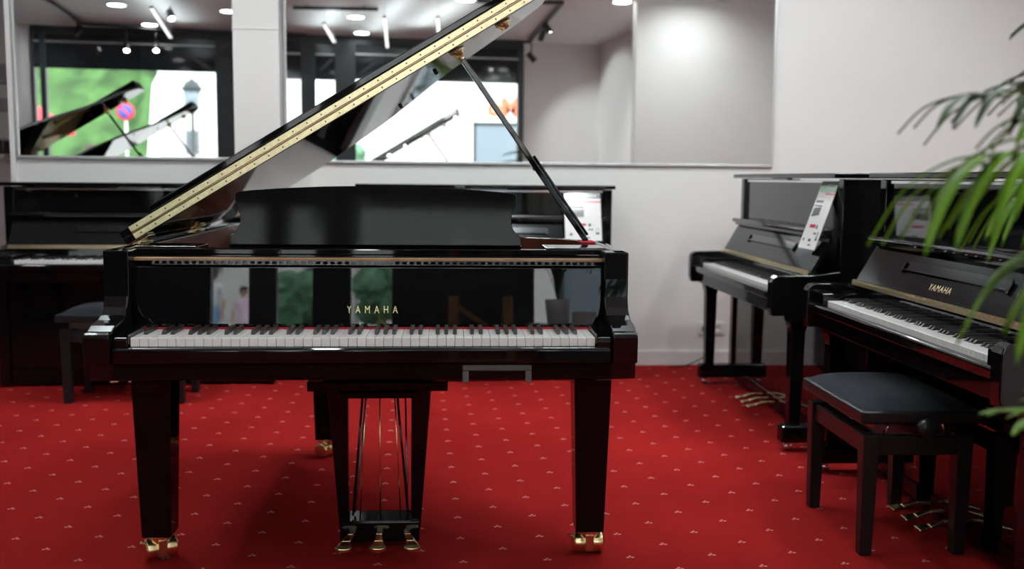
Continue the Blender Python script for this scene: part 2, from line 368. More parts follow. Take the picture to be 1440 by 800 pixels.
# ------------------------------------------------------------------ grand piano
W = .722
OUT = catmull([(W, .14), (W, .40), (W, .56), (.700, .68), (.60, .80), (.47, .90), (.35, 1.02), (.26, 1.16), (.17, 1.31), (.06, 1.46), (-.08, 1.59), (-.24, 1.71), (-.40, 1.765), (-.56, 1.745), (-.67, 1.65), (-W, 1.48), (-W, .8), (-W, .14)], 5)
def offset(poly, d):
    out = []
    for i, p in enumerate(poly):
        a = poly[max(i - 1, 0)]; b = poly[min(i + 1, len(poly) - 1)]; t = (b - a).normalized(); n = Vector((-t.y, t.x)); out.append(p + n * d)
    return out
LTH = R(31.3); HX, HZ = -W, .985
def lidm():   # lid frame: (u, y, w) -> piano coordinates
    return Matrix.Translation((HX, 0, HZ)) @ Matrix.Rotation(-LTH, 4, 'Y')
def make_grand(label, group, keys=True):
    t = empty('grand_piano', (0, 0, 0), 0, label=label, cat='piano', group=group)
    # rim
    inn = offset(OUT, .042)
    m = MB(); n = len(OUT); z0, z1 = .655, .975
    vs = []
    for p in OUT: vs += [(p.x, p.y, z0), (p.x, p.y, z1)]
    for p in inn: vs += [(p.x, p.y, z0), (p.x, p.y, z1)]
    m.add(vs, []); m.mi = []; 
    for i in range(n - 1):
        a = 2 * i; b = 2 * (n + i)
        for f, mi in (((a, a + 1, a + 3, a + 2), 0), ((b, b + 2, b + 3, b + 1), 1), ((a + 1, b + 1, b + 3, a + 3), 0), ((a, a + 2, b + 2, b), 0)):
            m.f.append(f); m.mi.append(mi); m.sm.append(mi < 2)
    m.f.append((0, 2 * n, 2 * n + 1, 1)); m.mi.append(0); m.sm.append(False)
    e = 2 * (n - 1); m.f.append((e, e + 1, 2 * n + e + 1, 2 * n + e)); m.mi.append(0); m.sm.append(False)
    rim = m.build('rim', ['black', 'mahogany'], t, bevel=.004)
    for p in rim.data.polygons: p.use_smooth = True
    # soundboard / plate
    ins = [p for p in inn if p.y > .40]
    poly = [(p.x, p.y) for p in ins]
    poly = [(.678, .40)] + poly + [(-.678, .40)]
    MB().prism(poly, .70, .71, 'z').build('soundboard', 'maple', t)
    pl = MB().prism([(x * .97, .40 + (y - .40) * .975) for x, y in poly], .865, .878, 'z')
    for k in range(5): pl.prism([(-.55 + k * .25, .42), (-.52 + k * .25, .42), (-.55 + k * .15, 1.45 - k * .14), (-.57 + k * .15, 1.45 - k * .14)], .878, .915, 'z')
    plate = pl.build('iron_plate', 'gold_plate', t, bevel=.004)
    st = MB()
    for k in range(60):
        x = -.62 + k * .021; ye = 1.6 - max(0, (x + .3)) * 1.15
        st.box(x, x + .0015, .43, min(1.6, max(.55, ye)) - .1, .892, .8935)
    s_ = st.build('strings', 'chrome', t); s_['kind'] = 'stuff'
    # keybed, slip, arms, cheek blocks
    MB().prism([(-.004, .69), (-.004, .650), (.004, .642), (.55, .642), (.55, .69)], -.70, .70, 'x').build('keybed', 'lowblack', t, bevel=.004)
    MB().prism([(-.022, .694), (-.022, .727), (-.014, .733), (-.003, .733), (-.003, .69), (-.016, .69)], -.652, .652, 'x').build('key_slip', 'black', t, bevel=.003, seg=3)
    prof = [(-.035, .694), (-.037, .760), (-.034, .768), (-.024, .7735), (-.004, .7745), (.006, .779), (.022, .786), (.045, .789), (.075, .793), (.10, .803), (.122, .822), (.135, .850), (.139, .90), (.139, .975), (.22, .975), (.22, .645), (-.004, .645), (-.006, .690), (-.03, .692)]
    pr = [Vector(q) for q in prof]
    for s in (-1, 1):
        a = MB().prism(prof, s * .654, s * .7205, 'x').build('arm', 'black', t, bevel=.004, seg=3)
        c = MB().prism([(-.008, .69), (-.010, .750), (-.004, .758), (.04, .760), (.16, .768), (.16, .69)], s * .616, s * .653, 'x').build('cheek_block', 'black', t, bevel=.003, seg=3)
        MB().box(min(s * .6125, s * .616), max(s * .6125, s * .616), -.004, .14, .74, .766).build('trim_strip', 'darksteel', c, bevel=.0008)
    if keys: add_keys(t, 0, .757)
    MB().box(-.652, .652, .150, .162, .735, .7610).build('felt_strip', 'felt', t)
    # fallboard tilted back
    T = Matrix.Translation((0, .166, .7605)) @ Matrix.Rotation(R(-3.8), 4, 'X')
    fb = MB().prism([(-.653, .016), (-.640, .004), (-.62, 0), (.62, 0), (.640, .004), (.653, .016), (.653, .1685), (-.653, .1685)], 0, .018, 'y').build('fallboard', 'fall', t, bevel=.003, seg=3, mtx=T)
    # the lettering is upright and faces the player (-y): x to the right, z up
    text('maker_lettering', 'YAMAHA', .027, 'brass', fb, T @ Matrix.Translation((.004, -.0008, .048)) @ Matrix.Rotation(R(90), 4, 'X') @ Matrix.Diagonal((.78, 1.12, 1, 1)), spacing=2.05)
    fh = MB().box(-.60, .63, .170, .180, .9345, .9365).box(-.60, .63, .170, .180, .9445, .9465)
    for k in range(62): fh.box(-.60 + k * .02, -.592 + k * .02, .171, .179, .9365, .9445)
    fh.build('fallboard_hinge', 'darksteel', t)
    MB().box(-.65, .65, .182, .236, .940, .944).build('fallboard_back_strip', 'black', t)
    MB().box(-.655, .655, .190, .212, .944, .952).build('wood_strip', 'maple', t, bevel=.001)
    MB().box(-.678, .678, .218, .395, .80, .958).build('pin_block', 'black', t)
    MB().box(-.678, .678, .232, .262, .958, .975).build('front_rail', 'black', t, bevel=.003, seg=3)
    # music desk
    def dx(px): return (px - 527) * .00216
    def dz(py): return (345 - py) * .00214
    half = [(729, 345), (729, 331), (724, 328.5), (719, 323), (716, 316), (715.5, 306), (717.5, 297), (721.5, 287), (723, 279), (722, 273), (718, 270.5), (700, 268), (660, 265), (600, 262), (527, 260.5)]
    pts = [(dx(a), dz(b)) for a, b in half] + [(-dx(a), dz(b)) for a, b in half[:-1][::-1]]
    T2 = Matrix.Translation((0, .395, .975)) @ Matrix.Rotation(R(-9), 4, 'X')
    MB().prism(pts, 0, .014, 'y').build('music_desk', 'desk', t, bevel=.002, mtx=T2)
    MB().box(-.44, .44, .40, .52, .958, .974).build('desk_tray', 'black', t, bevel=.002)
    MB().box(.50, .677, .262, .40, .958, .979).build('desk_slide', 'black', t, bevel=.003)
    MB().box(-.677, -.50, .262, .40, .958, .979).build('desk_slide', 'black', t, bevel=.003)
    # lid
    L = lidm()
    lo = offset(OUT, -.012)
    lp = [(p.x - HX, p.y) for p in lo if p.y > .44]
    lp = [(1.452, .425)] + lp + [(-.03, .425)]
    lid = MB().prism(lp, 0, .021, 'z').build('lid', 'black', t, bevel=.003, mtx=L)
    hg = MB().box(.005, 1.435, .4195, .4248, .0015, .0185).box(.005, 1.435, .4195, .4248, .0255, .0425)
    hg.tube([(.005, .4215, .022), (1.435, .4215, .022)], .0028, 8)
    for k in range(29):
        u = .03 + k * .0495
        for w_ in (.010, .034): hg.lathe([(0, -.0006), (.0028, -.0006), (.0022, -.0014), (0, -.0014)], (u, .4195, w_), 'y', 8, mi=1)
    hinge = hg.build('lid_hinge', ['hinge', 'darksteel'], lid, bevel=.0006, mtx=L)
    MB().box(-.03, 1.452, .425, .70, .0235, .0445).build('folded_flap', 'black', t, bevel=.003, mtx=L)
    MB().box(.085, 1.452, .428, .70, .046, .066).build('flap_moulding', 'black', t, bevel=.003, mtx=L)
    for u, y in ((1.045, .735), (.885, 1.17)):
        MB().lathe([(0, -.010), (.0065, -.010), (.007, 0), (0, 0)], (u, y, 0), 'z', 14, mtx=L).build('rubber_bumper', 'rubber', lid)
    for y in (.50, 1.15):
        MB().box(-.04, .03, y - .03, y + .03, -.006, -.001, mtx=L).tube([L @ Vector((-.004, y - .04, -.006)), L @ Vector((-.004, y + .04, -.006))], .006, 10).box(-.716, -.700, y - .03, y + .03, .9755, .980).build('side_hinge', 'brass', t, bevel=.001)
    # prop
    top = L @ Vector((1.125, .50, -.012)); bot = Vector((.652, .515, .983)); d = top - bot
    ps = MB()
    s1 = d.normalized(); up = Vector((0, 1, 0)); sd = s1.cross(up).normalized(); up = sd.cross(s1)
    def bar(a, b, w, h):
        vs = []
        for q in (a, b):
            for i, j in ((-1, -1), (1, -1), (1, 1), (-1, 1)): vs.append(q + sd * i * w + up * j * h)
        ps.add(vs, [(0, 3, 2, 1), (4, 5, 6, 7), (0, 1, 5, 4), (1, 2, 6, 5), (2, 3, 7, 6), (3, 0, 4, 7)])
    bar(bot, bot + d * .97, .0085, .009)
    bar(bot + d * .02 - sd * .014, bot + d * .45 - sd * .014, .0045, .007)
    stick = ps.build('prop_stick', 'black', t, bevel=.003, seg=3)
    MB().tube([top - s1 * .03, top - s1 * .004], [.009, .006], 12).build('stick_tip', 'brass', stick)
    MB().tube([bot + d * .40 - sd * .016, bot + d * .40 + sd * .012], .006, 10).build('stick_pivot', 'chrome', stick)
    for u in (1.125, 1.29):
        MB().lathe([(0, -.002), (.026, -.002), (.026, -.006), (.016, -.012), (.014, -.022), (.008, -.022), (.006, -.01), (0, -.01)], (u, .50, 0), 'z', 20, mtx=L).build('prop_cup', 'brass', lid)
    MB().box(.630, .676, .47, .56, .9755, .984).build('stick_base', 'felt', t, bevel=.002)
    # legs
    for x, y, yaw in ((-.672, .42, R(28)), (.660, .42, R(2)), (-.30, 1.55, R(60))):
        lg = MB().frustum((x, y), .044, .044, .078, (x, y), .0575, .0575, .57).box(x - .066, x + .066, y - .066, y + .066, .57, .60).box(x - .08, x + .08, y - .08, y + .08, .60, .655).build('leg', 'lowblack', t, bevel=.004, seg=3)
        caster(lg, x, y, .080, yaw)
    # lyre
    ly = MB().box(-.215, .215, .40, .56, .525, .555).box(-.12, .12, .39, .55, .505, .525).box(-.17, .17, .42, .6, .555, .64).build('pedal_lyre', 'lowblack', t, bevel=.004)
    for s in (-1, 1):
        MB().prism([(s * .163, .525), (s * .100, .525), (s * .098, .06), (s * .128, .06)], .47, .515, 'y').build('lyre_post', 'lowblack', ly, bevel=.004)
        MB().tube([(s * .055, .95, .655), (s * .085, .53, .10)], .0035, 10).build('lyre_brace', 'darksteel', ly)
        MB().tube([(s * .052, .50, .52), (s * .088, .50, .10)], .004, 10).build('lyre_rod_guard', 'black', ly)
    MB().box(-.125, .125, .455, .57, .028, .092).box(-.10, .10, .452, .458, .092, .097).build('lyre_box', 'lowblack', ly, bevel=.005)
    for x, xt in ((-.065, -.042), (0, 0), (.065, .045)):
        MB().tube([(x, .49, .09), (xt, .49, .53)], .0022, 8).build('pedal_rod', 'brass', ly)
    for x, fx in ((-.083, -.022), (0, 0), (.083, .022)):
        pts = [(x, .46, .055), (x + fx * .3, .43, .055), (x + fx * .8, .40, .045), (x + fx, .375, .038)]
        p = MB()
        for (a, b, wa, wb, ha, hb) in ((0, 1, .010, .010, .008, .008), (1, 2, .010, .014, .008, .007), (2, 3, .014, .023, .007, .006)):
            A, B = pts[a], pts[b]
            p.add([(A[0] - wa, A[1], A[2] - ha), (A[0] + wa, A[1], A[2] - ha), (A[0] + wa, A[1], A[2] + ha), (A[0] - wa, A[1], A[2] + ha),
                   (B[0] - wb, B[1], B[2] - hb), (B[0] + wb, B[1], B[2] - hb), (B[0] + wb, B[1], B[2] + hb), (B[0] - wb, B[1], B[2] + hb)],
                  [(0, 1, 2, 3), (7, 6, 5, 4), (0, 4, 5, 1), (1, 5, 6, 2), (2, 6, 7, 3), (3, 7, 4, 0)])
        p.prism([(x + fx + .026 * math.cos(a_), .365 + .017 * math.sin(a_)) for a_ in [2 * math.pi * k / 18 for k in range(18)]], .032, .045, 'z')
        p.build('pedal', 'brass', ly, bevel=.002)
    # grey bracket under the keybed
    MB().box(.255, .440, -.008, .028, .668, .684).box(.255, .272, -.008, .028, .636, .668).box(.423, .440, -.008, .028, .636, .668).build('grey_bracket', 'bracket', t, bevel=.003)
    return t

GY = R(3.5)
grand = make_grand('black polished grand piano with raised lid and brass hinge in the middle', None)
grand.location = (-.385, 2.603, 0); grand.rotation_euler.z = GY

gB = copy_tree(grand)
for o in list(bpy.data.objects):
    pass
def strip_keys(root):
    for o in [x for x in bpy.data.objects if x.parent == root and x.name.split('.')[0] in ('white_key', 'black_key')]: bpy.data.objects.remove(o)
strip_keys(gB)
def kb(o):
    m = MB().box(-.611, .611, 0, .15, .735, .757).build('keyboard', 'ivory', o, bevel=.001)
kb(gB)
gC = copy_tree(gB)
def place_tip(o, tip, sc_, yaw):
    o.scale = (sc_,) * 3; o.rotation_euler.z = yaw
    l = Vector((HX + 1.45 * math.cos(LTH), .42, 0)) * sc_
    w = Matrix.Rotation(yaw, 4, 'Z') @ l
    o.location = (tip[0] - w.x, tip[1] - w.y, 0)
place_tip(gB, (-2.65, 2.93), 1.1, R(2)); place_tip(gC, (-2.45, .58), 1.1, R(2))
gB['label'] = 'grand piano in the mirror with the larger raised lid, in front of the green hillside'
gC['label'] = 'grand piano in the mirror with the smaller raised lid, in front of the white house'
gB['group'] = gC['group'] = 'grand pianos seen in the left mirror'

# ------------------------------------------------------------------ upright piano
def make_upright(loc, yaw, h, label, group, logo=False, console=False):
    t = empty('upright_piano', loc, yaw, label=label, cat='piano', group=group)
    DX = .745
    for s in (-1, 1):
        side = [(-.045, .60), (-.052, .63), (-.052, .745), (-.045, .762), (-.028, .772), (.0, .774), (.13, .775), (.245, .790), (.245, h - .025), (.57, h - .025)] + ([(.57, .015), (.09, .015), (.09, .60)] if console else [(.57, .04), (.20, .04), (.20, .60)])
        MB().prism(side, s * .692, s * DX, 'x').build('side_panel', 'lowblack' if console else 'black', t, bevel=.004, seg=3)
        MB().box(min(s * .616, s * .690), max(s * .616, s * .690), -.02, .15, .665, .742).build('key_block', 'black', t, bevel=.004, seg=3)
        # leg with flared top, toe block and small wheel
        x = s * .715; ly_ = .075
        if console: continue
        lg = MB().frustum((x, ly_), .026, .026, .118, (x, ly_), .031, .031, .53).frustum((x, ly_), .031, .031, .53, (x, ly_), .040, .040, .575).box(x - .042, x + .042, ly_ - .042, ly_ + .042, .575, .602).build('leg', 'lowblack', t, bevel=.003)
        MB().box(x - .036, x + .036, .018, .27, .042, .118).build('toe_block', 'lowblack', lg, bevel=.008, seg=3)
        MB().lathe([(0, -.011), (.017, -.011), (.019, -.007), (.019, .007), (.017, .011), (0, .011)], (x, .055, .0195), 'x', 16).box(x - .016, x + .016, .043, .067, .03, .043).build('caster', 'chrome', lg)
    MB().box(-.692, .692, -.012, .45, .60, .664).build('keybed', 'lowblack', t, bevel=.003)
    MB().prism([(-.034, .662), (-.036, .690), (-.030, .698), (-.006, .698), (-.006, .662)], -.692, .692, 'x').build('key_slip', 'black', t, bevel=.003, seg=3)
    MB().box(-.68, .68, -.004, .15, .664, .690).build('key_frame', 'rubber', t)
    add_keys(t, 0, .715)
    MB().box(-.615, .615, .15, .156, .70, .716).build('felt_strip', 'felt', t)
    MB().box(-.692, .692, .152, .168, .722, .786).build('name_board', 'black', t, bevel=.002)
    # sloping fallboard with brass hinge
    a = math.atan2(.15, .085); T = Matrix.Translation((0, .140, .790)) @ Matrix.Rotation(a - math.pi / 2, 4, 'X')
    fb = MB().box(-.690, .690, 0, .016, 0, .172).build('fallboard', 'desk', t, bevel=.002, mtx=T)
    MB().box(-.36, .36, -.010, 0, .078, .084).box(-.34, .34, -.0025, 0, .084, .120).box(-.36, -.345, -.010, 0, .070, .110).box(.345, .36, -.010, 0, .070, .110).build('music_ledge', 'black', fb, bevel=.002, mtx=T)
    if logo:
        text('maker_lettering', 'YAMAHA', .034, 'hinge', fb, T @ Matrix.Translation((-.03, -.001, .040)) @ Matrix.Rotation(R(90), 4, 'X'), spacing=1.15)
    hg = MB().box(-.690, .690, .126, .139, .783, .787).box(-.690, .690, .124, .127, .771, .787)
    for k in range(69): hg.box(-.688 + k * .02, -.671 + k * .02, .1255, .1315, .787, .792)
    hg.build('fallboard_hinge', 'hinge', t)
    MB().prism([(.186, .944), (.180, .955), (.186, .966), (.27, .966), (.27, .944)], -.692, .692, 'x').build('shelf_rail', 'black', t, bevel=.003, seg=3)
    MB().box(-.690, .690, .20, .25, .93, .95).build('shelf_support', 'black', t)
    MB().box(-.690, .690, .262, .285, .966, h - .03).build('upper_panel', 'black', t, bevel=.002)
    MB().box(-.690, .690, .256, .262, h - .042, h - .030).build('panel_moulding', 'chrome', t, bevel=.001)
    MB().box(-DX - .012, DX + .012, .20, .585, h - .022, h).build('lid', 'black', t, bevel=.004, seg=3)
    MB().box(-.12, .12, .215, .24, h - .032, h - .022).build('lid_catch', 'darksteel', t, bevel=.001)
    LY = .10 if console else .20
    MB().box(-.692, .692, LY + .015, LY + .035, .10, .60).build('lower_panel', 'lowblack' if console else 'black', t, bevel=.002)
    MB().box(-.692, .692, LY + .011, .56, .015 if console else .04, .10).build('bottom_board', 'lowblack', t, bevel=.003)
    MB().box(-.692, .692, .545, .565, .10, h - .03).build('back_panel', 'satin', t)
    for x in (-.10, 0, .10):
        p = MB()
        P0 = [(x, LY, .075), (x, LY - .05, .075), (x, LY - .10, .06), (x, LY - .14, .052)]
        for i in range(3):
            A, B = P0[i], P0[i + 1]; wa, wb = (.010, .010, .016, .024)[i], (.010, .010, .016, .024)[i + 1]
            p.add([(A[0] - wa, A[1], A[2] - .006), (A[0] + wa, A[1], A[2] - .006), (A[0] + wa, A[1], A[2] + .006), (A[0] - wa, A[1], A[2] + .006),
                   (B[0] - wb, B[1], B[2] - .006), (B[0] + wb, B[1], B[2] - .006), (B[0] + wb, B[1], B[2] + .006), (B[0] - wb, B[1], B[2] + .006)],
                  [(0, 1, 2, 3), (7, 6, 5, 4), (0, 4, 5, 1), (1, 5, 6, 2), (2, 6, 7, 3), (3, 7, 4, 0)])
        p.build('pedal', 'brass', t, bevel=.003)
    return t
u_right1 = make_upright((1.115, 4.985, 0), R(-86.4), 1.213, 'black upright piano facing left with open keyboard, nearest the power sockets', 'upright pianos in the row on the right')
u_right2 = make_upright((1.262, 3.245, 0), R(-87.2), 1.213, 'black upright piano with visible maker lettering, behind the palm and black bench', 'upright pianos in the row on the right', logo=True)
u_left = make_upright((-2.075, 5.40, 0), WY, 1.135, 'black upright piano against the back wall at far left, behind the raised lid hinge', 'upright pianos against the back wall', console=True)
u_back = make_upright((-.130, 5.595, 0), WY, 1.14, 'black upright piano against the back wall behind the music desk and prop stick', 'upright pianos against the back wall', console=True)

# ------------------------------------------------------------------ cards
def card(name, parent_m, w, h, label, style):
    t = empty(name, (0, 0, 0), 0, label=label, cat='sign', group='piano information cards')
    t.matrix_world = parent_m
    MB().box(-w / 2, w / 2, 0, .003, 0, h).build('card_sheet', 'paper', t)
    def strip(n_, x0, x1, z0, z1, m_): MB().box(w * x0, w * x1, -.0006, 0, h * z0, h * z1).build(n_, m_, t)
    strip('header_band', -.5, .5, .885 if style == 'grey' else .84, 1., 'cardgrey' if style != 'green' else 'cardgreen')
    text('header_lettering', 'YAMAHA b3 SG2 PE' if style == 'grey' else 'YAMAHA', h * .045, 'paper', t, Matrix.Translation((w * .12, -.001, h * .935)) @ Matrix.Rotation(R(90), 4, 'X'), depth=.0003, bold=.0004)
    strip('red_band', -.05, .5, .80, .83, 'cardred'); strip('red_label', -.26, .08, .31, .36, 'cardred')
    p = MB().box(-w * .42, w * .02, -.0008, -.0002, h * .68, h * .72).prism([(-w * .40, h * .47), (w * .03, h * .50), (w * .03, h * .62), (-w * .40, h * .60)], -.0008, -.0002, 'y').box(-w * .42, w * .04, -.0012, -.0004, h * .625, h * .645)
    p.build('piano_picture', 'cardgrey', t)
    q = MB().lathe([(0, -.0008), (h * .03, -.0008), (h * .03, -.0002), (0, -.0002)], (w * .18, 0, h * .33), 'y', 16)
    q.box(w * .13, w * .27, -.0008, -.0002, h * .22, h * .245).box(w * .34, w * .44, -.0008, -.0002, h * .13, h * .17)
    q.tube([(w * .355, -.0006, h * .17), (w * .355, -.0006, h * .24), (w * .39, -.0006, h * .265), (w * .425, -.0006, h * .24), (w * .425, -.0006, h * .17)], h * .004, 6)
    q.box(-w * .38, -w * .30, -.0008, -.0002, h * .11, h * .15).box(-w * .05, w * .10, -.0008, -.0002, h * .11, h * .15).box(w * .02, w * .18, -.0008, -.0002, h * .05, h * .07)
    q.build('small_print', 'cardgrey', t)
    return t
def onpiano(u, x, y, z, tilt, yaw=0.):
    return Matrix.Translation(u.location) @ Matrix.Rotation(u.rotation_euler.z, 4, 'Z') @ Matrix.Translation((x, y, z)) @ Matrix.Rotation(yaw, 4, 'Z') @ Matrix.Rotation(R(-tilt), 4, 'X')
card('information_card', onpiano(u_back, .555, .215, .967, 11), .225, .16, 'x', 'grey') if False else None
card('information_card', onpiano(u_back, .560, .128, .822, 18), .215, .288, 'white card with grey header on the back upright, crossed by the prop stick', 'grey')
card('information_card', onpiano(u_right1, .585, .150, .880, 19, R(0)), .195, .315, 'white card with green header leaning on the upright nearest the sockets', 'green')
card('information_card', onpiano(u_right2, .625, .13, .90, 18, R(0)), .13, .24, 'white card at the right picture edge on the upright behind the palm', 'grey')

# ------------------------------------------------------------------ benches
def make_bench(loc, yaw, L_, D_, zs, label, knob=1):
    t = empty('piano_bench', loc, yaw, label=label, cat='bench', group='black adjustable piano benches')
    hl, hd = L_ / 2, D_ / 2
    c = MB(); nx, ny = 14, 10; vs = []; fs = []
    for j in range(ny + 1):
        for i in range(nx + 1):
            u, v = -1 + 2 * i / nx, -1 + 2 * j / ny
            z = zs - .035 + .040 * (1 - abs(u) ** 5) ** .6 * (1 - abs(v) ** 4) ** .6
            vs.append((u * (hl - .012), v * (hd - .012), z))
    for j in range(ny):
        for i in range(nx): a = j * (nx + 1) + i; fs.append((a, a + 1, a + nx + 2, a + nx + 1))
    c.add(vs, fs, 0, True); c.build('seat_cushion', 'velvet', t)
    MB().box(-hl, hl, -hd, hd, zs - .075, zs - .034).build('seat_frame', 'satin', t, bevel=.008, seg=3)
    MB().box(-hl + .05, hl - .05, -hd + .06, hd - .06, zs - .12, zs - .075).build('lift_mechanism', 'darksteel', t, bevel=.002)
    za = zs - .12
    ap = MB()
    ap.box(-hl + .03, hl - .03, -hd + .028, -hd + .048, za - .06, za).box(-hl + .03, hl - .03, hd - .048, hd - .028, za - .06, za)
    ap.box(-hl + .028, -hl + .048, -hd + .03, hd - .03, za - .06, za).box(hl - .048, hl - .028, -hd + .03, hd - .03, za - .06, za)
    ap.build('apron', 'satin', t, bevel=.003)
    for sx in (-1, 1):
        for sy in (-1, 1):
            x, y = sx * (hl - .042), sy * (hd - .042)
            MB().frustum((x, y), .019, .019, 0, (x, y), .026, .026, za + .006).build('leg', 'satin', t, bevel=.003)
    for sx in ((-1, 1) if knob == 2 else (knob,)):
        MB().lathe([(0, 0), (.010, 0), (.010, .012 * sx), (.026, .014 * sx), (.030, .020 * sx), (.030, .040 * sx), (.026, .046 * sx), (0, .046 * sx)], (sx * hl, 0, zs - .080), 'x', 24).build('knob', 'satin', t)
        MB().tube([(sx * (hl - .05), -.08, zs - .07), (sx * (hl - .045), -.10, za)], .005, 8).tube([(sx * (hl - .05), .08, zs - .07), (sx * (hl - .045), .10, za)], .005, 8).build('scissor_arm', 'chrome', t)
    return t
make_bench((1.265, 3.30, 0), R(-87.2), .545, .385, .505, 'black bench with dark cushion and round knob pushed under the right piano', 1)
make_bench((-2.01, 5.215, 0), R(2), .66, .36, .50, 'black bench half hidden behind the left arm of the grand piano', 1)

# ------------------------------------------------------------------ sockets and cable
ts = empty('wall_socket', WM @ Vector((1.285, 0, .235)), WY, label='white double power socket low on the back wall behind the right piano leg', cat='socket')
MB().box(-.085, .085, -.010, -.0005, -.042, .042).build('face_plate', 'plastic_w', ts, bevel=.003)
for x in (-.042, .042):
    MB().lathe([(.024, -.0105), (.026, -.0125), (.020, -.0125), (.019, -.0102), (0, -.0102)], (x, 0, 0), 'y', 20).build('socket_well', 'plastic_g' if x < 0 else 'plastic_w', ts)
ct = empty('power_cable', WM @ Vector((1.243, 0, .235)), WY, label='thin black power cable with plug hanging from the left socket', cat='cable')
MB().lathe([(0, -.013), (.017, -.013), (.017, -.035), (.010, -.045), (0, -.045)], (0, 0, 0), 'y', 16).build('plug', 'rubber', ct)
MB().tube(catmull([(0, -.045, 0), (.004, -.06, -.03), (.006, -.06, -.10), (-.01, -.06, -.165), (-.07, -.07, -.20), (-.16, -.10, -.225), (-.26, -.12, -.230)], 5), .0035, 8).build('cord', 'rubber', ct)

# ------------------------------------------------------------------ ceiling lights
downs = [(-3.38, .03), (-3.25, -1.45), (-2.16, -.12), (-.69, -.17), (-.56, -1.5), (.43, 1.31), (-3.4, 1.6), (-2.1, 1.6), (-.8, 2.9), (.9, 2.9), (2.2, 2.9), (-2.2, 3.2), (-3.5, 3.2),
         (-2.2, 4.7), (-.7, 4.7), (.8, 4.7), (2.2, 4.7), (3.6, 3.9), (2.1, 1.6), (.95, -.2), (2.75, 2.35)]
LIGHT_W = 14.
def lamp(name, loc, size, watts, col=(.92, .985, 1.), spread=170):
    l = bpy.data.lights.new(name, 'AREA'); l.shape = 'DISK'; l.size = size; l.energy = watts; l.color = col; l.spread = R(spread)
    o = bpy.data.objects.new(name, l); COL.objects.link(o); o.location = loc; return o
names = ['leftmost', 'second', 'third']
for i, (x, y) in enumerate(downs):
    inmirror = i < 5
    lab = {0: 'round downlight in the mirror at the top left, above the larger lid', 1: 'round downlight in the left mirror just above the window header',
           2: 'round downlight in the left mirror next to the white pilaster', 3: 'upper of the two round downlights right of the pilaster in the mirror',
           4: 'lower of the two round downlights right of the pilaster in the mirror', 5: 'round downlight in the mirror cut by the top picture edge above the lid'}.get(i, 'round recessed ceiling downlight above the showroom')
    t = empty('ceiling_downlight', (x, y, CZ - .002), 0, label=lab, cat='ceiling light', group='round ceiling downlights')
    MB().lathe([(.095, 0), (.118, 0), (.118, -.006), (.105, -.010), (.095, -.004)], (0, 0, 0), 'z', 28).build('trim_ring', 'trimw', t)
    MB().lathe([(0, -.001), (.096, -.001), (.096, -.004), (0, -.004)], (0, 0, 0), 'z', 28).build('lit_disc', 'disc', t)
    lamp('downlight_lamp', (x, y, CZ - .012), .19, 9 if x > 2.1 and 2 < y < 3 else LIGHT_W * .12 if x < -2 and y < 4 else LIGHT_W if y > 3.5 else LIGHT_W * .25)
lin = [((-1.9, 3.2), (-1.9, 5.0)), ((.2, 3.3), (.35, 5.1)), ((2.1, 3.2), (2.2, 5.0)), ((-.44, 1.18), (-.23, -1.34)), ((.12, 1.32), (.39, -.72)), ((-1.08, .56), (-.93, -1.0)), ((-2.83, 1.2), (-2.95, -1.1))]  # first three are out of view, added as extra room light
for i, ((x0, y0), (x1, y1)) in enumerate(lin):
    d = Vector((x1 - x0, y1 - y0, 0)); L_ = d.length; yaw = math.atan2(d.y, d.x)
    t = empty('linear_ceiling_light', ((x0 + x1) / 2, (y0 + y1) / 2, CZ - .20), yaw,
              label=['slim linear light hanging over the left bench, above the picture', 'slim linear light hanging over the grand piano, above the picture', 'slim linear light hanging over the right pianos, above the picture', 'slim linear light in the mirror, second from the right', 'slim linear light in the mirror, nearest the raised lid', 'slim linear light in the mirror, nearest the white pilaster', 'slim linear light in the left mirror above the windows'][i], cat='ceiling light', group='slim linear ceiling lights')
    MB().box(-L_ / 2, L_ / 2, -.022, .022, -.012, .012).box(-L_ / 2 + .1, -L_ / 2 + .104, -.002, .002, .012, .199).box(L_ / 2 - .104, L_ / 2 - .1, -.002, .002, .012, .199).build('housing', 'trimw', t)
    MB().box(-L_ / 2 + .01, L_ / 2 - .01, -.018, .018, -.014, -.012).build('diffuser', 'linear', t)
    l = bpy.data.lights.new('uplight_lamp', 'AREA'); l.shape = 'RECTANGLE'; l.size = L_; l.size_y = .04; l.energy = 5 if i > 2 else 66; l.color = (.90, .985, 1.)  # upward lamps added to brighten the ceiling and the bounce
    o = bpy.data.objects.new('uplight_lamp', l); COL.objects.link(o); o.location = ((x0 + x1) / 2, (y0 + y1) / 2, CZ - .185); o.rotation_euler = (math.pi, 0, -yaw)
# tracks and spots
def track(pts, label):
    m = MB()
    for a, b in zip(pts[:-1], pts[1:]):
        A, B = Vector((*a, 0)), Vector((*b, 0)); d = B - A; T = Matrix.Translation((A.x, A.y, 0)) @ Matrix.Rotation(math.atan2(d.y, d.x), 4, 'Z')
        m.box(-.018, d.length + .018, -.018, .018, CZ - .05, CZ - .012, mtx=T)
        for k in (.15, .85): m.box(d.length * k - .01, d.length * k + .01, -.01, .01, CZ - .013, CZ - .0005, mtx=T)
    return tag(m.build('lighting_track', 'track', bevel=.002), label, 'lighting track', 'black ceiling lighting tracks')
track([(-4.05, .6), (-4.06, -1.40), (-2.54, -1.72), (-1.3, -1.74)], 'black lighting track in the mirror above the left windows')
track([(-1.4, .48), (-.49, .61)], 'short black lighting track in the mirror right of the pilaster')
track([(.55, -1.68), (1.76, -1.62), (1.45, 1.52), (.55, 1.40)], 'bent black lighting track in the mirror above the bare wall')
